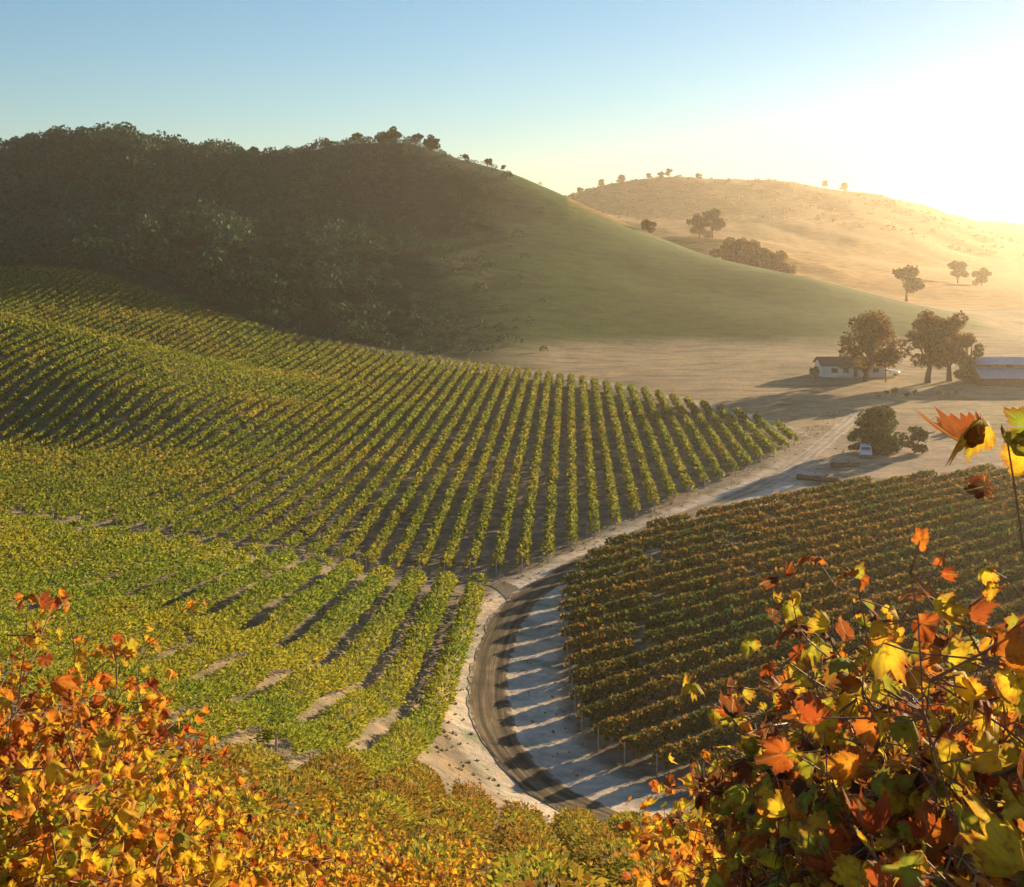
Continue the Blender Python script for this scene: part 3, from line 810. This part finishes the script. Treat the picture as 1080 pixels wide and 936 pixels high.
# right block: rust-tinged rows running to the north-east
az = R(50); ux, uy = math.sin(az), math.cos(az)
LEFT = ([83, 85.7, 87.3, 90.7, 94.6, 104, 115, 125.6, 132], [10.0, 8.4, 6.8, 5.4, 4.6, 4.45, 4.4, 4.8, 7.0])
TOP = ([4.5, 10.2, 17.7, 25.7, 35.6, 45.8, 57.7, 73, 100], [128, 142, 153.5, 162, 170.5, 176.5, 182, 188.5, 196])
T_ = np.arange(-20, 200, .4)
cnt_r = 0
for k in range(80):
    ox, oy = -0.643 * 2.9 * k, .766 * 2.9 * k
    bx, by = 60 - .766 * 60, 40 - .643 * 60
    X = bx + ox + T_ * ux; Y = by + oy + T_ * uy
    c = 540 + F * X / np.maximum(Y, 1)
    msk = (Y > 83) & (X > np.interp(Y, *LEFT)) & (Y < np.interp(X, *TOP)) & (c < 1130) & (c > 540)
    if msk.sum() < 6: continue
    cnt_r += 1
    vine_row(X[msk], Y[msk], ux, uy, M_row_rust, "rust-tipped dark vine row of the right block, %s from its front corner" % ordinal(cnt_r), "rows of the right block", seed=400 + k, hw=.82, hh=.78, zc=1.0, vig=2.6)

# hillside rows below the viewer
Ys = np.arange(19, 73, .3)
names = ["golden vine row on the slope, left of the row facing the road end", "golden vine row on the slope pointing straight at the dark road's end", "golden green vine row on the slope just right of the road's end",
         "golden vine row on the slope half hidden by right autumn leaves", "golden vine row on the slope behind the left autumn leaves", "golden vine row on the slope hidden mostly by right autumn leaves", "short golden vine row on the slope beside the near left block", "short golden vine row on the slope, second from the slope's left end", "golden vine row on the slope, farthest left of the slope rows"]
for k, (o, ye) in enumerate(((-2.0, 73), (.55, 73), (3.3, 72), (6.0, 70), (-4.6, 71), (8.7, 68), (-7.1, 60), (-9.8, 52), (-12.4, 44))):
    m_ = Ys < ye
    vine_row(np.full(m_.sum(), o), Ys[m_], 0.0, 1.0, M_row_autumn, names[k], "rows on the near slope", seed=600 + k, hw=1.12, hh=.68, zc=1.0, fine=.8, vig=1.5, spike=.9)

# dry grass tufts on the verges, the yard and the pasture: nobody could count them
def dry_grass():
    k = rng.integers(0, len(RC), 700); side = np.where(rng.random(700) < .8, -1, 1)
    off = side * rng.uniform(2.6, 6.5, 700)
    tg_ = np.gradient(RC, axis=0); tg_ /= np.linalg.norm(tg_, axis=1, keepdims=True)
    X1, Y1_ = RC[k, 0] + tg_[k, 1] * off + rng.normal(size=700) * .5, RC[k, 1] - tg_[k, 0] * off + rng.normal(size=700) * .5
    X_, Y_ = X1, Y1_
    ok = road_dist(X_, Y_) > 1.75
    X_, Y_ = X_[ok], Y_[ok]
    nb = 7
    S = np.repeat(np.where(np.arange(len(X_)) < len(X1), rng.uniform(.06, .2, len(X_)), .1), nb)
    Xb = np.repeat(X_, nb) + rng.normal(size=len(S)) * S * .35; Yb = np.repeat(Y_, nb) + rng.normal(size=len(S)) * S * .35
    C = np.stack([Xb, Yb, ground(Xb, Yb) + S * .38], 1)
    up = np.zeros((len(S), 3)); up[:, 2] = 1.6
    V, Q = leaf_quads(C, S, up)
    tag(link("dry_grass", mesh_np("dry_grass", V, quads=Q, mat=foliage("dry_grass", [(0, (.26, .20, .10)), (.5, (.42, .33, .18)), (1, (.20, .20, .07))], .25))), "straw coloured grass tufts along the dirt road and between the vine blocks", "grass", kind='stuff')
dry_grass()

# ------------------------------------------------------------------ foreground grapevines
def leaf_template(seed, curl, fold):
    rs = np.random.default_rng(seed)
    lobes = [(0, 1.0), (56, .92), (112, .76)]              # angle from tip, length
    ang, rad = [], []
    for a in np.linspace(-172, 172, 43):
        aa = abs(a); r = .34
        for la, ln in lobes:
            r = max(r, ln * max(0, math.cos(R((aa - la) * 2.1))) ** .75 if abs(aa - la) < 42 else 0, .52 * ln * math.exp(-((aa - la) / 34) ** 2))
        r = max(r, .75 if aa < 120 else .70 - .28 * (aa - 120) / 52)
        r *= 1 + .06 * (1 if int((a + 172) / 8.2) % 2 else -1)
        ang.append(R(a)); rad.append(r * .62 * rs.uniform(.95, 1.05))
    ang, rad = np.array(ang), np.array(rad)
    rings = []
    for f in (.5, 1.0):
        x = np.sin(ang) * rad * f; y = np.cos(ang) * rad * f
        z = -fold * np.abs(x) * -1 - curl * (x * x + y * y) * 1.6 + .05 * np.sin(ang * 6 + seed) * f
        rings.append(np.stack([x, y, z], 1))
    V = np.concatenate([[[0, 0, 0]], rings[0], rings[1]])
    n = len(ang)
    T = [(0, 1 + i + 1, 1 + i) for i in range(n - 1)]
    for i in range(n - 1):
        T += [(1 + i, 1 + i + 1, 1 + n + i + 1), (1 + i, 1 + n + i + 1, 1 + n + i)]
    edge = np.concatenate([[0], np.full(n, .5), np.full(n, 1.0)])
    vein = np.concatenate([[0], ang, ang])
    return V, np.array(T), edge, vein
TPL = [leaf_template(s, cu, fo) for s, cu, fo in ((1, .2, .2), (2, .6, .4), (3, -.5, .3), (4, 1.0, .6), (5, .3, .9), (6, 1.6, .15), (7, -.9, .5), (8, 2.0, .7))]

def autumn_mat(name, cols, transl=.48):
    m, t, p = mat_new(name)
    g = pos(t)
    r = ramp(t, cols); t.links.new(g.outputs["Random Per Island"], r.inputs[0])
    e = t.nodes.new("ShaderNodeAttribute"); e.attribute_name = "edge"
    v = t.nodes.new("ShaderNodeAttribute"); v.attribute_name = "vein"
    n = noise(t, 22, 6, .7, g.outputs["Position"])
    ma = t.nodes.new("ShaderNodeMath"); ma.operation = 'MULTIPLY'; t.links.new(e.outputs["Fac"], ma.inputs[0]); t.links.new(n.outputs[0], ma.inputs[1])
    k = ramp(t, [(.30, (0, 0, 0)), (.62, (1, 1, 1))]); t.links.new(ma.outputs[0], k.inputs[0])
    c = mixc(t, r.outputs[0], (.34, .085, .022), k.outputs[0])
    # veins: thin pale lines radiating from the petiole
    s = t.nodes.new("ShaderNodeMath"); s.operation = 'MULTIPLY'; s.inputs[1].default_value = 3.1; t.links.new(v.outputs["Fac"], s.inputs[0])
    co = t.nodes.new("ShaderNodeMath"); co.operation = 'COSINE'; t.links.new(s.outputs[0], co.inputs[0])
    kv = ramp(t, [(.965, (0, 0, 0)), (.995, (1, 1, 1))]); t.links.new(co.outputs[0], kv.inputs[0])
    c = mixc(t, c, (.42, .34, .12), mixc(t, (0, 0, 0), kv.outputs[0], .55))
    n2 = noise(t, 60, 3, .6, g.outputs["Position"])
    k2 = ramp(t, [(.35, (1.1, 1.15, 1.0)), (.56, (1, 1, 1)), (.70, (.45, .28, .18))]); t.links.new(n2.outputs[0], k2.inputs[0])
    c = mixc(t, c, k2.outputs[0], .8, 'MULTIPLY')
    t.links.new(c, p.inputs["Base Color"]); p.inputs["Roughness"].default_value = .7; p.inputs["Specular IOR Level"].default_value = .14
    tr = t.nodes.new("ShaderNodeBsdfTranslucent"); t.links.new(c, tr.inputs[0])
    mx = t.nodes.new("ShaderNodeMixShader"); mx.inputs[0].default_value = transl
    t.links.new(p.outputs[0], mx.inputs[1]); t.links.new(tr.outputs[0], mx.inputs[2]); t.links.new(mx.outputs[0], t.nodes["Material Output"].inputs[0])
    return m
YEL, ORG, RED, GRN, BRN = (.72, .50, .03), (.62, .24, .025), (.40, .085, .02), (.22, .27, .035), (.15, .075, .03)
M_fg_gold = autumn_mat("autumn_gold", [(0, GRN), (.18, (.40, .40, .035)), (.35, YEL), (.66, YEL), (.78, ORG), (.90, ORG), (.96, RED), (1, BRN)])
M_fg_orange = autumn_mat("autumn_orange", [(0, (.42, .38, .04)), (.32, YEL), (.52, ORG), (.76, ORG), (.88, RED), (1, BRN)])
M_fg_mixed = autumn_mat("autumn_mixed", [(0, GRN), (.2, (.45, .42, .04)), (.52, YEL), (.62, ORG), (.76, RED), (.84, BRN), (1, (.07, .04, .025))])  # darkest tones put the shade inside the canopy into the leaf colour

def grapevine(x, y, rowdir, mat, label, seed, height=2.0, shoots=24, leaf=.105, spread=1.0, extra=(), half=.6):
    rs = np.random.default_rng(seed)
    z0 = float(ground(x, y))
    t = empty("grapevine", (x, y, z0)); tag(t, label, "grapevine", "autumn grapevines in front of the viewer")
    ca, sa = math.sin(rowdir), math.cos(rowdir)
    tr = MB(); tr.tube([(0, 0, -.3), (.03, .02, .3), (-.02, .03, .62), (0, 0, .85)], [.055, .045, .04, .045], 8)
    arms = []
    for s in (-1, 1):
        e = Vector((ca * s * spread, sa * s * spread, .85 + (float(ground(x + ca * s * spread, y + sa * s * spread)) - z0)))
        arms.append(e)
        tr.tube([(0, 0, .82), e * .5 + Vector((0, 0, .46)), e], [.035, .028, .018], 7)
    tr.build("trunk", M_bark, t, smooth=True)
    cn = MB(); LP, LD, LS = [], [], []
    def shoot(p0, d, ln, nn, sag, leaf_s, sub):
        p = np.array(p0, float); d = np.array(d, float); d /= np.linalg.norm(d)
        path = [p.copy()]; step = ln / nn
        for i in range(nn):
            d = d + rs.normal(size=3) * .13 + np.array((0, 0, -sag * step)); d /= np.linalg.norm(d)
            p = p + d * step
            if abs(p[0] * sa - p[1] * ca) > half or p[1] + y < 1.75 or p[2] > height * 1.03: break
            path.append(p.copy())
            side = np.cross(d, (0, 0, 1)); side /= max(1e-6, np.linalg.norm(side)); side *= (1 if i % 2 else -1)
            for rep in range(1 + (rs.random() < .6)):
                pd = side * rs.uniform(.4, 1) + np.array((0, 0, rs.uniform(-.3, .6))) + rs.normal(size=3) * .45
                pd /= np.linalg.norm(pd)
                tip = p + pd * leaf_s * rs.uniform(.5, 1.0)
                LP.append(tip); LD.append(pd + np.array((0, 0, -rs.uniform(.2, 1.3)))); LS.append(leaf_s * rs.uniform(.55, 1.25) * (1 - .35 * i / nn))
                if leaf >= .098: cn.tube([p, tip], [.0022, .0016], 4, cap=False)
            if sub and rs.random() < .36:
                shoot(p, pd + d * .4, ln * rs.uniform(.25, .5), max(3, nn // 3), sag, leaf_s * .85, False)
        if len(path) > 1: cn.tube(path, list(np.linspace(.0036, .0014, len(path))), 5, cap=False)
    for k in range(int(shoots * 2.3)):
        f = rs.uniform(-1, 1); e = arms[0] if f < 0 else arms[1]
        base = np.array((0, 0, .82)) + (np.array(e) - np.array((0, 0, .82))) * abs(f)
        ac = rs.normal(size=2) * .5
        d = np.array((ac[0], ac[1], 1.0))
        hmax = (height - .85) * rs.uniform(.6, 1.2)
        shoot(base, d, hmax * 1.12, max(8, int(hmax / .085)), rs.uniform(.25, 1.0), leaf, True)
    for k in range(int(shoots * 1.1)):                         # drooping skirt
        f = rs.uniform(-1, 1); e = arms[0] if f < 0 else arms[1]
        base = np.array((0, 0, .82)) + (np.array(e) - np.array((0, 0, .82))) * abs(f)
        a = rs.uniform(0, 2 * math.pi)
        shoot(base, (math.cos(a), math.sin(a), .55), rs.uniform(.7, 1.1), 10, 2.2, leaf, True)
    for q_, (ex, ey, ez, sx, sy, sz_) in enumerate(extra):              # long single shoots that rise above the hedge
        p0 = np.array((sx - x, sy - y, sz_ - z0)); p1 = np.array((ex - x, ey - y, ez - z0))
        nn = 6; path = [p0 + (p1 - p0) * i / nn + np.array((0, 0, .03 * math.sin(i * 1.3))) for i in range(nn + 1)]
        cn.tube(path, list(np.linspace(.003, .0015, nn + 1)), 5, cap=False)
        for i in range(1, nn + 1):
            for rep in range(1 if i < nn else (5 if ey < 2.3 else 3)):
                if i < nn and (ey < 4.5 and ey > 2.3 or rs.random() < .75): continue
                pd = rs.normal(size=3); pd /= np.linalg.norm(pd); pd[2] = pd[2] * .6
                LP.append(path[i] + pd * leaf * .5); LD.append(pd + np.array((0, 0, -.4))); LS.append(leaf * rs.uniform(.7, 1.0) * (1 if i == nn and ey < 2.3 else .6))
    cn.build("canes", M_cane, t)
    # leaves
    LP, LD, LS = np.array(LP), np.array(LD), np.array(LS); N = len(LP)
    LD /= np.linalg.norm(LD, axis=1, keepdims=True)
    nrm = rs.normal(size=(N, 3)) * .75 + np.array((0, -.35, .55))
    b = np.cross(LD, nrm); b /= np.maximum(1e-6, np.linalg.norm(b, axis=1, keepdims=True)); nn_ = np.cross(b, LD)
    which = rs.integers(0, len(TPL), N)
    Vs, Ts, Es, Ns, off = [], [], [], [], 0
    for w_ in range(len(TPL)):
        sel = np.where(which == w_)[0]
        if not len(sel): continue
        V0, T0, E0, A0 = TPL[w_]
        V = (V0[None, :, 0:1] * (b[sel] * rs.uniform(.6, 1.05, (len(sel), 1)))[:, None] + V0[None, :, 1:2] * LD[sel][:, None] + V0[None, :, 2:3] * nn_[sel][:, None]) * (LS[sel] * 1.0)[:, None, None] + LP[sel][:, None]
        Ts.append((T0[None] + (np.arange(len(sel)) * len(V0))[:, None, None] + off).reshape(-1, 3)); off += len(sel) * len(V0)
        Vs.append(V.reshape(-1, 3)); Es.append(np.tile(E0, len(sel))); Ns.append(np.tile(A0, len(sel)))
    me = mesh_np("vine_leaves", np.concatenate(Vs), tris=np.concatenate(Ts), mat=mat, smooth=True, attrs={"edge": ('FLOAT', np.concatenate(Es)), "vein": ('FLOAT', np.concatenate(Ns))})
    link("leaves", me, t)
    return t
def at(c, py, Y): return ((c - 540) / F * Y, Y, EYE + (240 - py) / F * Y)

# bearing, distance, row direction, material, label, height, shoots, leaf size, hedge half-width, long shoots
fg = [
 (1100, 2.5, -.02, M_fg_mixed, "nearest grapevine with big backlit yellow and dark leaves, at the right picture edge", 2.1, 50, .10, .34, [at(1062, 482, 2.2) + at(1110, 700, 2.35)]),
 (965, 3.2, -.02, M_fg_mixed, "large-leaved autumn grapevine second from the right edge, dark brown below", 1.92, 56, .10, .34, [at(905, 632, 3.1) + at(940, 760, 3.1)]),
 (880, 3.9, -.02, M_fg_mixed, "grapevine with glowing yellow leaves below the rust vineyard, third from the right edge", 1.88, 52, .098, .34, [at(832, 628, 3.6) + at(875, 780, 3.9)]),
 (815, 4.8, -.02, M_fg_orange, "orange grapevine fourth from the right edge, sloping down to the road end", 1.75, 40, .10, .34, [at(782, 752, 4.8) + at(800, 850, 4.9)]),
 (765, 5.9, 0.02, M_fg_orange, "orange grapevine just right of the road end, fifth from the right edge", 1.8, 40, .095, .34, []),
 (735, 7.3, 0.02, M_fg_gold, "small gold grapevine closest to the road end on its right side", 1.85, 26, .095, .34, []),
 (-20, 5.2, .03, M_fg_orange, "tallest orange grapevine at the left picture edge", 1.7, 32, .088, .6, [at(30, 640, 5) + at(20, 740, 5.2)]),
 (85, 6.6, .03, M_fg_orange, "orange and yellow grapevine second from the left edge", 1.6, 32, .085, .6, [at(205, 640, 6) + at(90, 720, 6.4)]),
 (175, 8.4, .03, M_fg_gold, "orange and gold grapevine third from the left edge, under the yellow-green rows", 1.6, 32, .088, .6, [at(130, 690, 7.6) + at(110, 760, 8)]),
 (255, 10.4, .08, M_fg_gold, "gold grapevine fourth from the left edge", 1.6, 30, .09, .6, [at(350, 770, 10) + at(300, 830, 10.2)]),
 (330, 12.4, .15, M_fg_gold, "gold grapevine fifth from the left edge", 1.75, 30, .095, .6, []),
 (400, 14.6, .2, M_fg_gold, "gold and green grapevine sixth from the left edge", 1.8, 30, .10, .6, []),
 (455, 17.0, .2, M_fg_gold, "small gold grapevine closest to the road end on its left side", 1.75, 28, .105, .6, []),
 (30, 4.0, .03, M_fg_gold, "shaded yellow grapevine low in the bottom left corner", 1.35, 26, .075, .5, []),
 (150, 5.0, .03, M_fg_gold, "low yellow grapevine second along the bottom edge from the left corner", 1.35, 26, .075, .5, []),
 (270, 6.6, .03, M_fg_gold, "low yellow grapevine third along the bottom edge from the left corner", 1.3, 26, .075, .5, []),
 (360, 9.5, .03, M_fg_gold, "low yellow grapevine fourth along the bottom edge from the left corner", 1.4, 26, .08, .5, []),
]
for k, (c, Y, rdir, mt, lb, h, ns, lf, hf, ex) in enumerate(fg):
    x, y = gp(c, Y)
    grapevine(x, y, rdir, mt, lb, 900 + k, h, ns, leaf=lf, extra=ex, spread=.6 if Y < 4.5 else 1.0, half=hf)

# ------------------------------------------------------------------ haze
def haze():
    m, t, p = mat_new("haze")
    t.nodes.remove(p)
    v = t.nodes.new("ShaderNodeVolumePrincipled")
    v.inputs["Color"].default_value = (1.0, .88, .70, 1)
    v.inputs["Density"].default_value = HAZE_DENSITY
    v.inputs["Anisotropy"].default_value = HAZE_G
    t.links.new(v.outputs[0], t.nodes["Material Output"].inputs["Volume"])
    zmin = float(GZ.min()) - 1
    o = MB().box(-2700, 2700, -2700, 2700, zmin, 105).build("haze", m)
    tag(o, "golden evening haze filling the whole valley air", "haze", kind='stuff')
haze()
